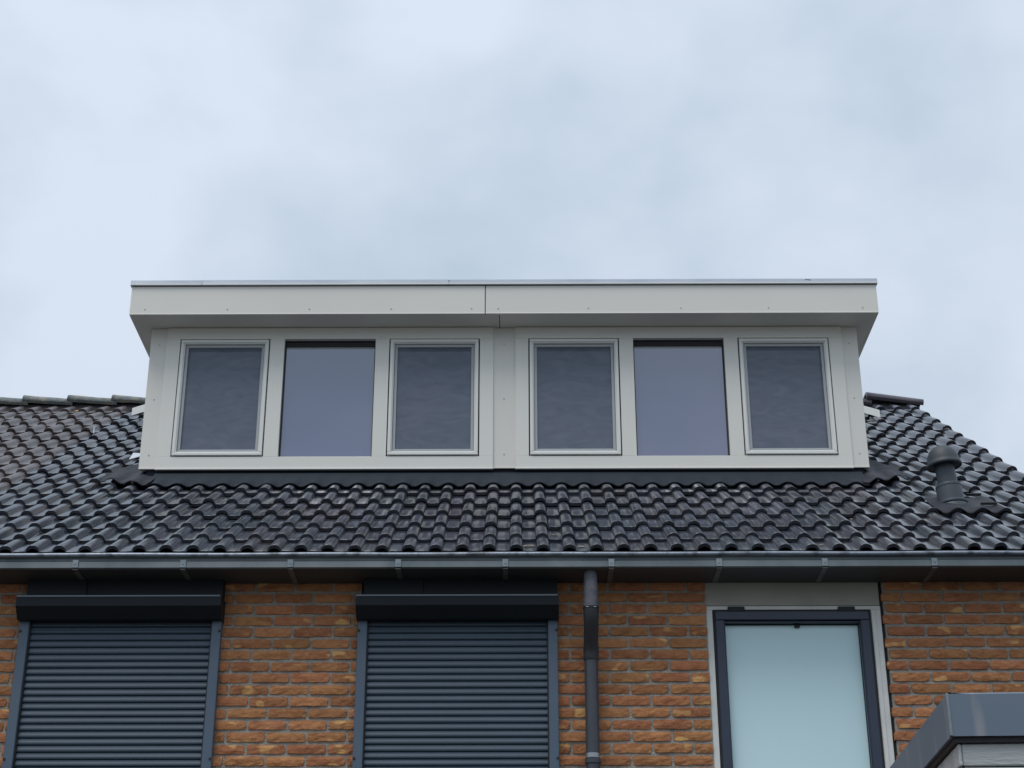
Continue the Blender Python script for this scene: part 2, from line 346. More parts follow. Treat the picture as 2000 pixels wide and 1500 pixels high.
# brick meshes
def brick_mesh(seed, length=0.207, h=0.048):
    r = random.Random(seed); nx, nz_ = 6, 3; mb = MB(); vs = []
    ins = 0.003
    for j in range(nz_ + 1):
        for i in range(nx + 1):
            x = -length / 2 + length * i / nx; z = -h / 2 + h * j / nz_
            edge = (i in (0, nx)) + (j in (0, nz_))
            y = -0.009 + (0.003 if edge else 0) + (0.0015 if edge == 2 else 0) + noise.noise(Vector((x * 19, z * 30, seed * 3.7))) * 0.0050 + r.uniform(-.0014, .0014)
            if i in (0, nx): x += r.uniform(-.003, .003) - (ins if i else -ins) * (edge == 2)
            if j in (0, nz_): z += r.uniform(-.0022, .0016) - (ins if j else -ins) * .5 * (edge == 2)
            vs.append((x, y, z))
    W_ = nx + 1; fs = [(j * W_ + i, j * W_ + i + 1, (j + 1) * W_ + i + 1, (j + 1) * W_ + i) for j in range(nz_) for i in range(nx)]
    ring = [i for i in range(W_)] + [j * W_ + nx for j in range(1, nz_ + 1)] + [nz_ * W_ + i for i in range(nx - 1, -1, -1)] + [j * W_ for j in range(nz_ - 1, 0, -1)]
    n0 = len(vs)
    for i in ring: vs.append((vs[i][0], 0.03, vs[i][2]))
    k = len(ring); fs += [(ring[a], ring[(a + 1) % k], n0 + (a + 1) % k, n0 + a) for a in range(k)]
    mb.add(vs, fs)
    return mb.mesh('brick', M['brick'], (0, 0, 0))[0]
BM = [brick_mesh(i) for i in range(16)]
far = MB(); nb_ = 0
for k in range(-54, 16):
    z = 3.542 + 0.0648 * k
    if z < 0.03: continue
    j0 = -1.465 if k % 2 else -1.36
    n = -10
    while True:
        x0 = j0 + 0.2192 * n + .006; x1 = x0 + 0.2072; n += 1
        if x0 > XR - .02: break
        if x1 < XL + .02: continue
        a, c_ = max(x0, XL), min(x1, XR)
        segs = [(a, c_)]
        for o0, o1, zb, zt in OPEN:
            if zb - .02 < z < zt:
                ns = []
                for p, q in segs:
                    if q <= o0 + .012 or p >= o1 - .012: ns.append((p, q)); continue
                    if p < o0: ns.append((p, min(q, o0 + .012)))
                    if q > o1: ns.append((max(p, o1 - .012 if o0 < 0.5 else o1 + .008), q))
                segs = ns
        for p, q in segs:
            if q - p < 0.035: continue
            if k >= -2 and -3.05 < (p + q) / 2 < 3.12:
                inst('brick', BM[R.randrange(16)], wall, ((p + q) / 2, R.uniform(-.002, .002), z + R.uniform(-.002, .002)),
                     (0, R.uniform(-.008, .008), 0), ((q - p) / 0.207 * R.uniform(.985, 1.0), 1, R.uniform(.96, 1.04)))
                nb_ += 1
            else:
                far.box(p, q, -.007, .03, z - .023, z + .023)
fo = far.obj('brick', M['brick'], wall, kind='stuff')
print('bricks', nb_)

# roof deck, soffit, back slope
def slab(x0, x1, name, parent):
    d = MB()
    a, b2 = rp(0, -0.0, -.075), rp(0, RIDGE_S, -.06)
    d.extrude_x([(0.02, 4.70), (b2.y, b2.z), (b2.y, b2.z - .06), (0.02, 4.62)], x0, x1)
    d.extrude_x([(b2.y, b2.z), (9.2, 4.6), (9.2, 4.5), (b2.y, b2.z - .1)], x0, x1)
    return d.obj(name, M['deck'], parent)
roof = slab(XL, XR - .01, 'roof', house)

def tile_mesh(name, m, seed, ln=0.42):
    r = random.Random(seed); prof = []
    def rollp(cx, first):
        out_ = []
        for i in range(9):
            t = pi - pi * i / 8
            out_.append((cx + (.037 if t < pi / 2 else .040) * cos(t), .035 * (sin(t) ** .92 if sin(t) > 1e-6 else 0)))
        return out_
    prof = [(0.0, 0), (0.03, -.0015)] + rollp(.1075, 0) + [(.18, -.001)] + rollp(.2575, 1) + [(.304, -.004)]
    vs = []; n = len(prof); sl_ = [(0.001, -.0045), (0.0, -.0020), (0.005, 0.0), (ln, 0.0)]
    tn = .022
    layers = [(0.004, -tn)] + sl_
    for s_, h in layers:
        for x, z in prof:
            wob = noise.noise(Vector((x * 9, s_ * 7, seed * 2.3))) * .0012
            vs.append((x, s_, z + h + wob))
    fs = [(a * n + i, a * n + i + 1, (a + 1) * n + i + 1, (a + 1) * n + i) for a in range(len(layers) - 1) for i in range(n - 1)]
    mb = MB(); mb.add(vs, fs, False)
    for i in range(len(fs)):
        if i >= (n - 1): mb.smooth.add(i)
    # side lips and underside (deep enough to close the hollow of the roll from behind)
    k = len(vs)
    back = [(x, ln, z - tn) for x, z in prof]
    mb.v += back
    mb.f += [(0, n, (len(layers) - 1) * n, k)]  # left edge
    mb.f += [(n - 1, 2 * n - 1, (len(layers)) * n - 1, k + n - 1)]
    mb.f += [(i, i + 1, k + i + 1, k + i) for i in range(n - 1)]
    me = bpy.data.meshes.new(name); me.from_pydata(mb.v, [], mb.f)
    for i, p in enumerate(me.polygons): p.use_smooth = (n - 1) * 2 <= i < (n - 1) * 4
    me.materials.append(m); return me
TN = [tile_mesh('roof_tile', M['tile'], i) for i in range(6)]
TO = [tile_mesh('roof_tile', M['oldtile'], i + 10) for i in range(6)]
TILT = math.atan(0.026 / 0.35)
def lay_tile(meshes, parent, k, row, rr):
    x, s_ = TX(k), ROWS[row]
    p = rp(x + rr.uniform(-.002, .002), s_ + rr.uniform(-.005, .005), rr.uniform(0, .004))
    return inst('roof_tile', meshes[rr.randrange(6)], parent, p,
                (AL - TILT + rr.uniform(-.008, .006), rr.uniform(-.008, .008), rr.uniform(-.006, .006)))
nt_ = 0
for row in range(16):
    for k in range(-11, 12):
        x0 = TX(k)
        if row >= 6 and x0 > -2.62 and x0 + .3 < 2.42 and ROWS[row] < 4.3: continue
        lay_tile(TN, roof, k, row, R); nt_ += 1
print('tiles', nt_)

# eaves: gutter with bead, soffit, brackets
gt = MB()
prof = [(-.262, 4.606), (-.256, 4.598), (-.256, 4.586), (-.270, 4.576), (-.274, 4.542), (-.262, 4.536), (-.105, 4.536), (-.095, 4.546), (-.095, 4.69),
        (-.098, 4.69), (-.098, 4.548), (-.107, 4.540), (-.260, 4.540), (-.270, 4.545), (-.266, 4.575), (-.252, 4.584), (-.252, 4.600), (-.262, 4.606)]
prof = prof[:-1]
gt.extrude_x(prof, -3.43, 3.47)
gutter = gt.obj('gutter', M['gutter'], house)
bd = MB(); nseg = 60
bx = [-3.43 + 6.9 * i / nseg for i in range(nseg + 1)]
bd.tube([Vector((x, -.272 + .0012 * sin(x * 7), 4.615 + .0012 * sin(x * 5.3 + 1))) for x in bx], [.0115] * (nseg + 1), 12)
bd.obj('bead', M['bead'], gutter)
for x in (-3.01, -2.418, -1.828, -1.241, -.651, -.065, .515, 1.104, 1.681, 2.28, 2.87):
    k_ = MB(); x += 0.0
    k_.box(x - .016, x + .016, -.279, -.2745, 4.541, 4.585, .001)
    k_.box(x - .005, x + .005, -.282, -.279, 4.558, 4.567, .001)
    br_ = k_.obj('gutter_bracket', M['bracket'], gutter)
    k_ = MB(); k_.box(x - .014, x + .014, -.275, -.02, 4.5300, 4.5345, .001); k_.obj('bracket_arm', M['arm'], gutter)
sf = MB(); sf.box(XL, XR - .12, -.094, .02, 4.546, 4.60, .001); sf.box(XL, XR, -.264, -.002, 4.5350, 4.5358); so = sf.obj('soffit', M['soffit'], house)
sf = MB(); sf.box(XL, XR, -.09, -.07, 4.60, 4.665); sf.obj('fascia_board', M['soffit'], house)

# ridge of the house on the right of the dormer
def ridge_mesh(name, m, ln, r=.115, rough=0.0, seed=0):
    mb = MB(); n = 12; st = 5; vs = []
    for j in range(st + 1):
        u = j / st; rad = r * (1.0 - .12 * u)
        for i in range(n + 1):
            t = pi * i / n - .0
            q = Vector((u * ln, -rad * cos(t) * 1.05, rad * .62 * sin(t) ** .75 if sin(t) > 1e-6 else 0))
            q += Vector((0, 0, 1)) * noise.noise(Vector((u * 9 + seed, i * .6, seed))) * rough
            vs.append(q)
    W_ = n + 1
    mb.add(vs, [(j * W_ + i, j * W_ + i + 1, (j + 1) * W_ + i + 1, (j + 1) * W_ + i) for j in range(st) for i in range(n)], True)
    inner = [(v[0], v[1] * .86, (v[2] - .018)) for v in vs]
    mb.add(inner, [(j * W_ + i, j * W_ + i + 1, (j + 1) * W_ + i + 1, (j + 1) * W_ + i) for j in range(st) for i in range(n)], True)
    n0 = len(vs)
    mb.f += [(i, i + 1, n0 + i + 1, n0 + i) for i in range(n)] + [(st * W_ + i, st * W_ + i + 1, n0 + st * W_ + i + 1, n0 + st * W_ + i) for i in range(n)]
    mb.f += [(j * W_, (j + 1) * W_, n0 + (j + 1) * W_, n0 + j * W_) for j in range(st)]
    me = bpy.data.meshes.new(name); me.from_pydata([tuple(v) for v in mb.v], [], mb.f)
    for i, p in enumerate(me.polygons): p.use_smooth = i < 2 * st * n
    me.materials.append(m); return me
RYc = rp(0, RIDGE_S).y + .02
rn = ridge_mesh('ridge_tile', M['newridge'], .50)
for i, x in enumerate([3.075 - .455 * q for q in range(0, 14)]):
    if x > -2.75: inst('ridge_tile', rn, roof, (x, RYc - .02, 7.658), (0, radians(7.0), 0))
mbn = MB(); mbn.extrude_x([(RYc - .13, 7.52), (RYc - .07, 7.62), (RYc + .07, 7.62), (RYc + .13, 7.52)], XL + .1, XR - .02); mbn.obj('ridge_mortar', M['mortarband'], roof)

# ------------------------------------------------------------------ neighbouring house on the left
nb = thing('terraced_house', 'neighbouring house at the far left with browner weathered roof tiles and mossy ridge', 'house', (-7, 4.5, 0))
nroof = slab(-10.5, XL, 'roof', nb)
for row in range(16):
    for k in range(-17, -11): lay_tile(TO, nroof, k, row, R)
fm = MB()
for row in range(16):
    for k in range(-34, -17):
        me = TO[(row + k) % 6]; mat_ = Matrix.Translation(rp(TX(k), ROWS[row], .001)) @ Matrix.Rotation(AL - TILT, 4, 'X')
        fm.add([mat_ @ v.co for v in me.vertices], [tuple(p.vertices) for p in me.polygons])
fm.obj('roof_tile', M['oldtile'], nroof, kind='stuff')
for i in range(17):
    ro = ridge_mesh('ridge_tile', M['oldridge'], .44, .118, .006, i * 5.1) if i < 6 else ro
    x = -3.565 + .0 - .392 * i + (.392 if i == 0 else 0) * 0
    inst('ridge_tile', ro, nroof, (x + R.uniform(-.006, .006), RYc - .01, 7.650 + R.uniform(-.003, .003)), (0, radians(3.6), R.uniform(-.01, .01)))
inst('ridge_tile', ro, nroof, (-3.565 + .392, RYc - .01, 7.650), (0, radians(3.6), 0))
mbn = MB(); mbn.extrude_x([(RYc - .13, 7.52), (RYc - .075, 7.63), (RYc + .07, 7.63), (RYc + .13, 7.52)], -10.5, XL + .1); mbn.obj('ridge_mortar', M['mortarband'], nroof)
nw = MB(); nw.box(-10.5, XL - .01, 0, 9, 0, 4.6); nw.obj('wall', M['brick'], nb)
gt2 = MB(); gt2.extrude_x(prof, -10.4, -3.45); gt2.obj('gutter', M['gutter'], nb)
# ochre lichen on one old tile
def blob(cx, s_, rx, rs, h, name, m, parent, seed):
    mb = MB(); n = 14; vs = [rp(cx, s_, h + .006)]
    for i in range(n):
        t = 2 * pi * i / n; q = 1 + .35 * noise.noise(Vector((cos(t) * 1.5, sin(t) * 1.5, seed)))
        vs.append(rp(cx + rx * q * cos(t), s_ + rs * q * sin(t), h))
    mb.add(vs, [(0, 1 + i, 1 + (i + 1) % n) for i in range(n)]); return mb.obj(name, m, parent)
blob(-3.775, 5.225, .062, .05, .006, 'lichen_patch', M['lichen'], nroof, 1)
for x, s__, rx, rs in ((-4.36, 2.62, .05, .03), (-4.10, 3.50, .018, .02), (-3.62, 4.30, .02, .012), (-4.55, 4.9, .03, .02), (-3.9, 3.1, .016, .014)):
    blob(x, s__, rx, rs, -.004, 'lichen_patch', M['oldridge'], nroof, x)
for x, s__, rx in ((.07, .12, .035), (.36, .10, .022), (.22, .40, .020), (-.10, .95, .030), (-1.36, .16, .014), (1.72, .13, .016), (-2.25, .72, .022), (2.02, .80, .012), (2.46, 1.42, .013)):
    blob(x, s__, rx, rx * .6, -.002, 'dirt_patch', M['dirt'], roof, x * 3)

# ------------------------------------------------------------------ dormer
dorm = thing('dormer', 'wide cream-white flat-roofed dormer with six windows in the middle of the tiled roof', 'dormer', (-.09, 1.55, 5.75))
DX0, DX1, DZ0, DZ1 = -2.573, 2.394, 5.855, 6.918
# dark sheet standing in for the unlit room behind the windows, and cheeks
c1 = MB()
c1.box(DX0 + .03, DX1 - .03, 1.72, 1.74, 5.6, 6.93); c1.obj('dark_room_sheet', M['gap'], dorm)
for sx, x in ((-1, DX0), (1, DX1)):
    ck = MB(); x0, x1 = (x, x + .09) if sx < 0 else (x - .09, x)
    p0 = [(1.602, 5.86), (1.602, 6.93), (3.6, 6.93), (3.6, 6.85)]
    ck.extrude_x(p0, x0 + .004 * (sx < 0), x1 - .004 * (sx > 0)); ck.obj('cheek', M['panel'], dorm)
def screws(parent, pts, y):
    for x, z in pts:
        mb = MB(); mb.tube([Vector((x, y, z)), Vector((x, y - .0035, z))], [.0052, .0042], 8); mb.obj('screw', M['screw'], parent)
for a, b3 in ((DX0, -2.450), (-.170, -.004), (2.276, DX1)):
    p = MB(); p.box(a, b3, 1.556, 1.60, DZ0, DZ1, .0025)
    p.box(a + .001, b3 - .001, 1.552, 1.558, DZ0 - .004, DZ0 + .006, .001)
    o = p.obj('corner_panel' if abs(a + .09) > 1 else 'centre_panel', M['panel'], dorm)
    cx = -.088 if abs(a + .09) < 1 else (a + b3) / 2 + (-.0 if a < 0 else -.0)
    screws(o, [(cx, 5.955), (cx, 6.37), (cx, 6.79)], 1.556)
# frames with openings
FR = [(-2.458, -.163, [(-2.362, -1.730, 0), (-1.629, -.990, 1), (-.893, -.258, 0)]),
      (-.010, 2.283, [(.082, .718, 0), (.817, 1.453, 1), (1.550, 2.189, 0)])]
OZ0, OZ1 = 5.936, 6.828
YF = 1.540
for x0, x1, ops in FR:
    f = MB()
    f.box(x0, x1, YF, 1.62, OZ1, DZ1 - .002, .002)
    f.box(x0, x1, YF, 1.62, 5.850, OZ0, .002)
    f.box(x0 - .001, x1 + .001, YF - .006, YF + .02, 5.840, 5.851, .002)     # drip lip
    xs = [x0] + [q for o_ in ops for q in o_[:2]] + [x1]
    for i in range(0, len(xs), 2): f.box(xs[i], xs[i + 1], YF + .0008, 1.62, OZ0, OZ1, .0015)
    fo = f.obj('window_frame', M['frame'], dorm)
    for a, b3, fixed in ops:
        if fixed:
            s_ = MB(); s_.frame(a + .001, b3 - .001, OZ0 + .001, OZ1 - .001, .007, 1.572, 1.61, .001)
            wo = s_.obj('window', M['gap'], dorm, label='fixed middle window without insect screen')
            p = MB(); p.box(a + .007, b3 - .007, 1.592, 1.600, OZ0 + .006, OZ1 - .008); p.obj('pane', M['glass'], wo)
            v = MB(); v.box(a + .008, b3 - .008, 1.580, 1.590, OZ1 - .042, OZ1 - .009, .001)
            v.box(a + .008, b3 - .008, 1.577, 1.580, OZ1 - .027, OZ1 - .024); v.obj('vent_grille', M['gap'], wo)
            sp = MB(); sp.box(a + .012, b3 - .012, 1.5885, 1.5915, OZ1 - .054, OZ1 - .044, .001); sp.obj('spacer', M['screenframe'], wo)
        else:
            s_ = MB(); g_ = .0085
            s_.frame(a + g_, b3 - g_, OZ0 + g_, OZ1 - g_, .022, 1.532, 1.60, .003)
            s_.frame(a + g_ + .019, b3 - g_ - .019, OZ0 + g_ + .019, OZ1 - g_ - .019, .010, 1.540, 1.60, .003)
            wo = s_.obj('window', M['sash'], dorm)
            i0 = g_ + .029
            gs = MB(); gs.frame(a + .001, b3 - .001, OZ0 + .001, OZ1 - .001, .012, 1.590, 1.60, .001); gs.obj('gasket', M['gap'], wo)
            k_ = MB(); k_.frame(a + i0 + .002, b3 - i0 - .002, OZ0 + i0 + .002, OZ1 - i0 - .002, .020, 1.556, 1.575, .002); k_.obj('screen_frame', M['screenframe'], wo)
            q = MB(); e = i0 + .021; q.add([(a + e, 1.566, OZ0 + e), (b3 - e, 1.566, OZ0 + e), (b3 - e, 1.566, OZ1 - e), (a + e, 1.566, OZ1 - e)], [(0, 1, 2, 3)]); q.obj('insect_screen', M['screen'], wo)
            p = MB(); p.box(a + i0, b3 - i0, 1.592, 1.598, OZ0 + i0, OZ1 - i0); p.obj('pane', M['glass'], wo)
# fascia and soffit
FX0, FX1, FZ0, FZ1, FY = -2.690, 2.512, 6.918, 7.138, 1.336
SCR = {0: [-2.584, -2.011, -1.441, -.871, -.313], 1: [-.128, .499, 1.142, 1.750, 2.404]}
for i, (a, b3) in enumerate(((FX0, -.2205), (-.2145, FX1))):
    p = MB(); p.box(a, b3, FY, FY + .02, FZ0, FZ1, .002); p.box(a + .001, b3 - .001, FY - .004, FY + .004, FZ0 - .001, FZ0 + .006, .0015)
    o = p.obj('fascia_panel', M['panel'], dorm); screws(o, [(x, 6.959) for x in SCR[i]], FY)
for a, b3 in ((FX0 + .012, -.1215), (-.1165, FX1 - .012)):
    p = MB(); p.box(a, b3, FY + .021, 1.60, FZ0 + .002, FZ0 + .014, .001); p.obj('soffit_panel', M['panel'], dorm)
sm = MB(); sm.box(-.2215, -.2135, FY + .008, FY + .019, FZ0 + .001, FZ1); sm.obj('fascia_joint', M['gap'], dorm)
for a, b3, q0, q1 in ((FX0, FX0 + .016, FX0 + .017, DX0 + .01), (FX1 - .016, FX1, DX1 - .01, FX1 - .017)):
    p = MB(); p.extrude_x([(FY + .0205, FZ0 + .001), (FY + .0205, FZ1), (3.78, FZ1), (3.32, FZ0 + .001)], a, b3); p.obj('side_fascia', M['panel'], dorm)
    p = MB(); p.box(q0, q1, 1.602, 3.36, FZ0 + .002, FZ0 + .014, .001); p.obj('side_soffit', M['panel'], dorm)
dk = MB(); dk.box(FX0 + .018, FX1 - .018, FY + .025, 3.75, FZ0 + .016, FZ1 + .004); dk.obj('flat_roof', M['deck'], dorm)
for i, (a, b3) in enumerate(((-2.700, -2.200), (-2.198, -.473), (-.471, FX1 + .010))):
    p = MB(); zz = .0015 * (i == 1)
    p.extrude_x([(FY - .012, FZ1 + .006), (FY - .012, FZ1 + .043 + zz), (FY - .004, FZ1 + .047 + zz), (FY + .09, FZ1 + .040), (FY + .09, FZ1 + .005), (FY + .004, FZ1 + .004)], a, b3)
    o = p.obj('roof_edge_trim', M['cap'], dorm)
    l_ = MB(); l_.box(a + .0005, b3 - .0005, FY - .0165, FY - .0115, FZ1 + .005, FZ1 + .014, .001); l_.obj('trim_lip', M['sash'], o)
for a, b3 in ((-2.700, -2.61), (FX1 - .08, FX1 + .010)):
    p = MB(); p.box(a, b3, FY + .0905, 3.8, FZ1 + .005, FZ1 + .045, .002); p.obj('roof_edge_trim', M['cap'], dorm)
gp = MB(); gp.box(FX0 + .004, FX1 - .004, FY + .002, FY + .02, FZ1 + .0005, FZ1 + .006); gp.obj('trim_gap', M['gap'], dorm)
n_ = MB(); n_.box(2.02, 2.045, FY - .0135, FY - .0118, FZ1 + .035, FZ1 + .038); n_.box(2.02, 2.023, FY - .0135, FY - .0118, FZ1 + .028, FZ1 + .035); n_.box(2.043, 2.056, FY - .0135, FY - .0118, FZ1 + .030, FZ1 + .034); n_.obj('tape_scrap', M['gap'], dorm)
n_ = MB(); n_.box(-.476, -.470, FY - .0135, FY - .0118, FZ1 + .030, FZ1 + .039); n_.obj('tape_scrap', M['gap'], dorm)

# white trim boards lying on the tiles behind both cheeks
for pts in (((-3.225, 7.268), (-2.55, 7.50)), ((3.035, 7.232), (2.38, 7.44))):
    (xa, za), (xb, zb) = pts; p = MB(); y0, y1, t = 3.80, 3.90, .034
    P = lambda x, z, y: (x, y, z)
    vs = [P(xa, za - t, y0), P(xa, za + t, y0), P(xa, za + t + .05, y1), P(xa, za - t + .05, y1), P(xb, zb - t, y0), P(xb, zb + t, y0), P(xb, zb + t + .05, y1), P(xb, zb - t + .05, y1)]
    p.add(vs, [(0, 1, 2, 3), (4, 5, 6, 7), (0, 1, 5, 4), (1, 2, 6, 5), (2, 3, 7, 6), (3, 0, 4, 7)])
    p.obj('rear_trim_board', M['sash'], dorm)

# lead / rubber flashing draped over the tiles
def tile_h(x, s_):
    u = ((x - .1125 + 300 - .1125 + .1125) + .1125) % 0.15     # phase of the rolls
    c = ((x - .145) + 15 * 20 + .075) % .15 - .075
    r_ = .031 * math.sqrt(max(0, 1 - (c / .046) ** 2)) if abs(c) < .046 else 0
    j = max(i for i, v in enumerate(ROWS) if v <= s_ + 1e-6) if s_ >= 0 else 0
    return r_ - (s_ - ROWS[j]) * .0743
def drape(name, xa, xb, f_lo, f_hi, m, parent, up=None, amt=.8, lift=.010, ns=14, seed=0, wr=.0):
    n = int((xb - xa) / .0125) + 1; mb = MB(); vs = []
    for j in range(ns + 1):
        for i in range(n + 1):
            x = xa + (xb - xa) * i / n; lo, hi = f_lo(x), f_hi(x); s_ = lo + (hi - lo) * j / ns
            t = j / ns
            k_ = 1 - max(0, t - .0) * .85 if up else 1
            c = ((x - .145) + 300 + .075) % .15 - .075
            rr_ = .031 * (max(0, cos(min(pi / 2, abs(c) / .060 * pi / 2)))) 
            h = rr_ * k_ * amt * (1 if up else 1 - .75 * min(1, t * 2.2)) + lift + (0 if up else .012 * min(1, t * 2.2)) + .004 + wr * noise.noise(Vector((x * 14, s_ * 14, seed)))
            if up and t > .0: h = h * (1 - t) + t * (up + .0)
            vs.append(rp(x, s_, h))
    W_ = n + 1
    mb.add(vs, [(j * W_ + i, j * W_ + i + 1, (j + 1) * W_ + i + 1, (j + 1) * W_ + i) for j in range(ns) for i in range(n)], True)
    # thickness: folded front lip
    base = [rp(xa + (xb - xa) * i / n, f_lo(xa + (xb - xa) * i / n) + .002, 0) for i in range(n + 1)]
    lip = [Vector(vs[i]) - Vector((0, -SA, CA)) * .006 for i in range(n + 1)]
    n0 = len(mb.v); mb.v += [tuple(q) for q in lip]
    mb.f += [(i, i + 1, n0 + i + 1, n0 + i) for i in range(n)]
    return mb.obj(name, m, parent)
wob = lambda x: .004 * sin(x * 5.1) + .003 * sin(x * 13)
ld = drape('flashing', -2.455, 2.335, lambda x: 1.775 + wob(x), lambda x: 2.035, M['lead'], dorm, up=.055, wr=.003)
u = MB(); q0, q1 = rp(0, 2.03, .055), None
u.add([(-2.52, 1.575, 5.775), (2.36, 1.575, 5.775), (2.36, 1.575, 5.90), (-2.52, 1.575, 5.90)], [(0, 1, 2, 3)])
u.obj('flashing_upstand', M['lead'], dorm)
sm_ = lambda t: t * t * (3 - 2 * t)
def left_lo(x): t = min(1, max(0, (x + 2.80) / .30)); return 1.90 - .12 * sm_(t) if x > -2.80 else 1.90
def lcap(x):    # upper edge of the left side flap
    t = (x + 2.86) / .42; return 1.93 + 1.02 * min(1, max(0, t)) ** .8
drape('flashing', -2.80, -2.43, left_lo, lambda x: max(left_lo(x) + .14, lcap(x)), M['lead2'], dorm, wr=.010, amt=.9, lift=.022, seed=3, ns=18)
def right_lo(x): t = min(1, max(0, (x - 2.30) / .28)); return 1.78 + .13 * sm_(t)
drape('flashing', 2.30, 2.62, right_lo, lambda x: max(right_lo(x) + .14, 1.95 + 1.1 * min(1, max(0, (2.66 - x) / .36)) ** .7), M['lead2'], dorm, wr=.010, amt=.9, lift=.022, seed=8, ns=18)
for a, b3 in ((-2.74, -2.56), (2.385, 2.52)):
    p = MB(); A = rp(a, 2.2, .012); B = rp(a, 4.6, .012); p.add([rp(a, 2.1, .004), rp(b3, 2.1, .004), rp(b3, 4.6, .004), rp(a, 4.6, .004)], [(0, 1, 2, 3)]); p.obj('side_gutter', M['lead'], dorm)

# small bright scraps left on the tiles
sc_ = thing('foil_scrap', 'small white triangular scrap on the tiles beside the lower left dormer corner', 'scrap', rp(-2.76, 2.86, .04))
p = MB(); A, B, C_ = rp(-2.80, 2.76, .022), rp(-2.80, 2.90, .045), rp(-2.70, 2.93, .03)
p.add([A, B, C_, A + Vector((0, 0, -.004)), B + Vector((0, 0, -.004)), C_ + Vector((0, 0, -.004))], [(0, 1, 2), (3, 4, 5), (0, 1, 4, 3), (1, 2, 5, 4), (2, 0, 3, 5)]); p.obj('scrap', M['clip'], sc_)
cl = thing('tile_clip', 'thin pale metal clip sticking up between the old and new tiles left of the dormer', 'clip', rp(-3.39, 4.08, .02))
p = MB(); q = rp(-3.39, 4.09, 0); p.box(q.x - .004, q.x + .004, q.y - .004, q.y, q.z - .01, q.z + .055); p.box(q.x - .012, q.x + .016, q.y - .004, q.y, q.z + .049, q.z + .055); p.obj('clip', M['clip'], cl)

# ------------------------------------------------------------------ roller shutters
SLAT = None
def shutter(x0, x1, label):
    cx = (x0 + x1) / 2
    t = thing('roller_shutter', label, 'shutter', (cx, -.02, 3.0), 'anthracite roller shutters on the brick wall')
    for a, b3 in ((x0, x0 + .053), (x1 - .053, x1)):
        p = MB(); p.box(a, b3, -.052, .02, 2.98, 4.33, .003)
        o = p.obj('guide_rail', M['rail'], t)
        xo = x0 + .008 if a == x0 else x1 - .008
        for z in (3.546, 4.250):
            s_ = MB(); s_.tube([Vector((xo, -.052, z)), Vector((xo, -.056, z))], [.008, .007], 10); s_.obj('screw_cap', M['rubber'], o)
        g2 = MB(); gx = b3 if a == x0 else a - .007; g2.box(gx, gx + .007, -.036, .02, 2.98, 4.33); g2.obj('brush_strip', M['rubber'], o)
    p = MB(); p.extrude_x([(.0, 4.425), (-.150, 4.425), (-.150, 4.365), (-.088, 4.305), (.0, 4.305)], x0 - .006, x1 + .006)
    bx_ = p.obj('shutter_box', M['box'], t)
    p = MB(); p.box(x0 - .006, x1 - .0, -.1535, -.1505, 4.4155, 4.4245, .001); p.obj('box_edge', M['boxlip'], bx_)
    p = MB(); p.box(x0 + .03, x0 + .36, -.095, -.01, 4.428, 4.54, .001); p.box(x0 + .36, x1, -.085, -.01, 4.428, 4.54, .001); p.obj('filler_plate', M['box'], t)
    w_ = (x1 - .060) - (x0 + .060); P = .0385
    global SLAT
    prof_ = [(-.0030, -.0178), (-.0105, -.0150), (-.0125, -.009), (-.0118, -.003), (-.0100, .003), (-.0088, .0075), (-.0085, .0125), (-.0040, .0165), (.000, .0205), (.004, .0205), (.004, -.0178)]
    m_ = MB(); m_.extrude_x([(y, z) for y, z in prof_], -w_ / 2, w_ / 2)
    me = m_.mesh('slat', M['shutter'], (0, 0, 0))[0]
    i = 0; z = 4.30
    while z > 3.0:
        inst('slat', me, t, (cx, -.014, z), (0, 0, 0)); z -= P
    p = MB(); p.box(x0 + .06, x1 - .06, -.004, .03, 2.96, 4.34); p.obj('shutter_backing', M['rubber'], t)
shutter(SH[0][0], SH[0][1], 'closed dark blue-grey roller shutter nearest the left edge')
shutter(SH[1][0], SH[1][1], 'closed dark blue-grey roller shutter just left of the drainpipe')

# ------------------------------------------------------------------ frosted window in the wall
wx0, wx1 = WIN
p = MB(); p.box(wx0 + .002, wx1 - .002, .002, .06, 4.404, 4.545, .002); p.obj('lintel_panel', M['concrete'], house)
p = MB()
p.box(wx0, wx1, .006, .09, 4.381, 4.402, .002)
p.box(wx0, wx0 + .046, .006, .09, 2.95, 4.381, .002); p.box(wx1 - .054, wx1, .006, .09, 2.95, 4.381, .002)
p.box(wx1 - .052, wx1 - .030, .000, .03, 2.95, 4.379, .002)
p.box(wx0 + .046, wx1 - .054, .006, .09, 2.95, 3.0, .002)
win = p.obj('window', M['white'], house, label='frosted window with navy sash in white frame')
a, b3 = wx0 + .049, wx1 - .058
p = MB(); p.frame(a, b3, 3.0, 4.378, .012, .006, .08, .001); p.obj('sash_seal', M['rubber'], win)
p = MB(); p.frame(a + .010, b3 - .010, 3.008, 4.370, .050, -.004, .07, .004); p.frame(a + .056, b3 - .056, 3.05, 4.316, .009, .012, .07, .002)
sa = p.obj('sash', M['navy'], win)
for x in (1.219, 1.832):
    p = MB(); p.box(x - .047, x + .047, -.006, .005, 4.366, 4.396, .003); p.obj('hinge', M['rubber'], win)
p = MB(); p.box(a + .062, b3 - .062, .050, .056, 3.05, 4.312); p.obj('pane', M['frost'], win)
p = MB(); p.frame(a + .064, b3 - .064, 3.06, 4.306, .004, .044, .050, .001); p.obj('glazing_bead', M['rubber'], win)
p = MB(); p.box(1.543, 1.573, .030, .048, 4.287, 4.300, .003); p.obj('latch', M['rubber'], win)

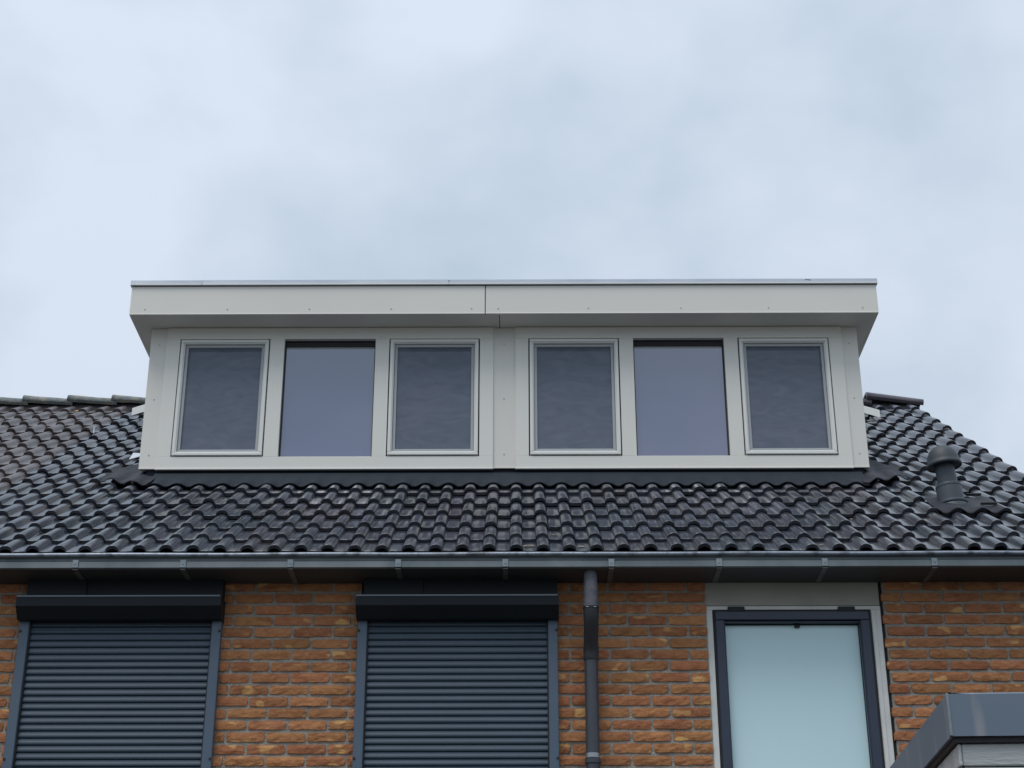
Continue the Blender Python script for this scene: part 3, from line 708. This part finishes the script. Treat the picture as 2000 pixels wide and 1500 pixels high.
# ------------------------------------------------------------------ downpipe
dp = thing('downpipe', 'dark grey drainpipe running down the brick wall from under the gutter', 'drainpipe', (.405, -.07, 0))
X = .402; r = .037
p = MB(); p.tube([Vector((X, -.20, 4.555)), Vector((X, -.20, 4.50)), Vector((X, -.195, 4.40)), Vector((X, -.185, 4.335))], [.034, .037, .040, .041], 24); p.obj('outlet_pipe', M['pipetop'], dp)
p = MB(); p.tube([Vector((X, -.197, 4.418)), Vector((X, -.195, 4.413))], [.0405, .0405], 24); p.tube([Vector((X, -.200, 4.525)), Vector((X, -.200, 4.505))], [.037, .037], 24); p.obj('joint_ring', M['pipetop'], dp)
p = MB(); p.tube([Vector((X, -.187, 4.338)), Vector((X, -.183, 4.300)), Vector((X, -.165, 4.262)), Vector((X, -.105, 4.172)), Vector((X, -.078, 4.135)), Vector((X, -.072, 4.10))], [.042, .042, .040, .040, .042, .042], 24); p.obj('elbow', M['elbow'], dp)
p = MB(); p.tube([Vector((X, -.186, 4.341)), Vector((X, -.185, 4.329))], [.0445, .0445], 24); p.obj('collar', M['rubber'], dp)
for dx in (-.022, .020):
    q = MB(); q.box(X + dx - .008, X + dx + .008, -.232 + .0, -.2285, 4.326, 4.331, .001); q.obj('collar_glint', M['steel'], dp)  # pale bars put in as the two glints on the collar
p = MB(); p.tube([Vector((X, -.071, 4.13)), Vector((X, -.071, 4.075)), Vector((X, -.071, 4.07))], [.042, .042, .037], 24); p.obj('socket', M['vent2'], dp)
p = MB(); p.tube([Vector((X, -.070, 4.09)), Vector((X - .008, -.070, 2.0)), Vector((X - .012, -.070, .05))], [r, r, r], 28); p.obj('pipe', M['pipe'], dp)
for z in (3.552, 1.8):
    p = MB(); p.tube([Vector((X - .003, -.070, z - .012)), Vector((X - .003, -.070, z + .012))], [.0395, .0395], 28); p.box(X - .012, X + .006, -.04, .01, z - .01, z + .01); o = p.obj('pipe_strap', M['steel'], dp)
    p = MB(); p.tube([Vector((X - .003, -.070, z - .040)), Vector((X - .003, -.070, z - .016))], [.043, .043], 28); p.obj('strap_socket', M['pipe'], dp)

# ------------------------------------------------------------------ roof vent
V0 = Vector((2.733, .873, 5.322)); lean = Vector((-.080, 0, 1)).normalized()
vt = thing('roof_vent', 'dark grey domed vent pipe standing on the tiles at the right', 'vent', V0)
P = lambda h: V0 + lean * h
p = MB(); p.tube([P(-.12), P(-.01), P(.0)], [.098, .098, .09], 32)
p.tube([P(.0), P(.012), P(.018)], [.098, .102, .094], 32); p.obj('base_collar', M['vent'], vt)
p = MB(); p.tube([P(.0), P(.03), P(.120), P(.132), P(.142)], [.086, .084, .080, .078, .066], 32); p.obj('lower_pipe', M['vent'], vt)
p = MB(); p.tube([P(.118), P(.128)], [.0825, .0815], 32); p.obj('joint_ring', M['vent'], vt)
p = MB(); p.tube([P(.12), P(.33)], [.063, .060], 32); p.obj('upper_pipe', M['vent'], vt)
p = MB(); hs = [.258, .263, .274, .286, .300, .322, .345, .366, .384, .396, .402, .404]; rs = [.106, .112, .111, .104, .102, .098, .090, .078, .058, .036, .016, .001]
p.tube([P(h) for h in hs], rs, 36, caps=False); p.tube([P(.262), P(.275)], [.108, .06], 36, caps=False); p.obj('cap', M['vent2'], vt)
# moulded base tile of the vent
bt = drape('base_tile', 2.565, 2.985, lambda x: .915 + .006 * sin(x * 40), lambda x: 1.30, M['lead2'], vt, wr=.0, amt=1.0, lift=.006, ns=6)
for (x, s_, dx, ds) in ((2.92, 1.05, .05, .012), (2.90, 1.33, .05, .018)):
    p = MB(); A = rp(x, s_, .038); p.box(A.x - dx, A.x + dx, A.y - .01, A.y + ds, A.z - .004, A.z + .008, .003)
    p.obj('base_rib', M['rubber'], vt)

# ------------------------------------------------------------------ flat-roofed extension, lower right
ex = thing('extension', 'flat-roofed extension corner with grey zinc edge and worn white boards at lower right', 'extension', (1.566, -2.95, 0))
ex.rotation_euler = (0, 0, radians(-2.4))
EO = Vector((1.566, -2.95, 0))
LX, LY = 3.4, 2.72
def E(v): return v
def exo(mb, name, m, parent=ex):     # local coordinates, origin at the corner
    me, c = mb.mesh(name, m); o = bpy.data.objects.new(name, me); COL.objects.link(o); o.parent = parent
    pl = LOC.get(parent, Vector((0, 0, 0))); o.location = c - pl; LOC[o] = c; return o
LOC = {}
p = MB(); p.box(.06, LX - .06, .06, LY, 0, 3.02); exo(p, 'body', M['boards'])
p = MB()
p.extrude_x([(0, 3.004), (0, 3.158), (.008, 3.164), (.16, 3.150), (.16, 3.10), (.012, 3.10), (.012, 3.004)], 0.0, LX)
zf = exo(p, 'zinc_edge', M['zinc'])
p = MB()
vs = [(-.0005, -.0005, 3.004), (-.0005, -.0005, 3.158), (.008, .0, 3.164), (.16, .0, 3.150), (.16, .0, 3.004)]
vs2 = [(x, LY, z) for x, y, z in vs]
p.add(vs + vs2, [(0, 1, 6, 5), (1, 2, 7, 6), (2, 3, 8, 7), (3, 4, 9, 8), (4, 0, 5, 9)]); exo(p, 'zinc_edge', M['zinc'])
p = MB(); p.box(-.003, .007, -.0035, .0, 3.006, 3.160, .001); p.box(-.0035, -.0005, -.003, .016, 3.006, 3.160, .001); exo(p, 'corner_seam', M['bracket'])
p = MB(); p.box(.012, LX, .014, LY, 2.984, 3.030); exo(p, 'shadow_gap', M['rubber'])
p = MB(); p.box(.1, LX - .1, .1, LY, 3.03, 3.13); exo(p, 'flat_roof', M['deck'])
z = 2.983
for i in range(6):
    z1 = z; z0 = z - .080
    q = MB(); q.box(.040, LX, .030, .060, z0, z1, .004); exo(q, 'board', M['boards'])
    q = MB(); q.box(.026, .038, .028, LY, z0 + .001, z1 - .001, .003); exo(q, 'board', M['boards'])
    z -= .086
p = MB()
for i in range(5):
    zz = 2.983 - .083 - .086 * i
    p.box(.05, LX, .045, .055, zz - .004, zz + .004)
p.box(.0375, .0405, .034, .06, 2.55, 2.983); exo(p, 'board_gap', M['rubber'])
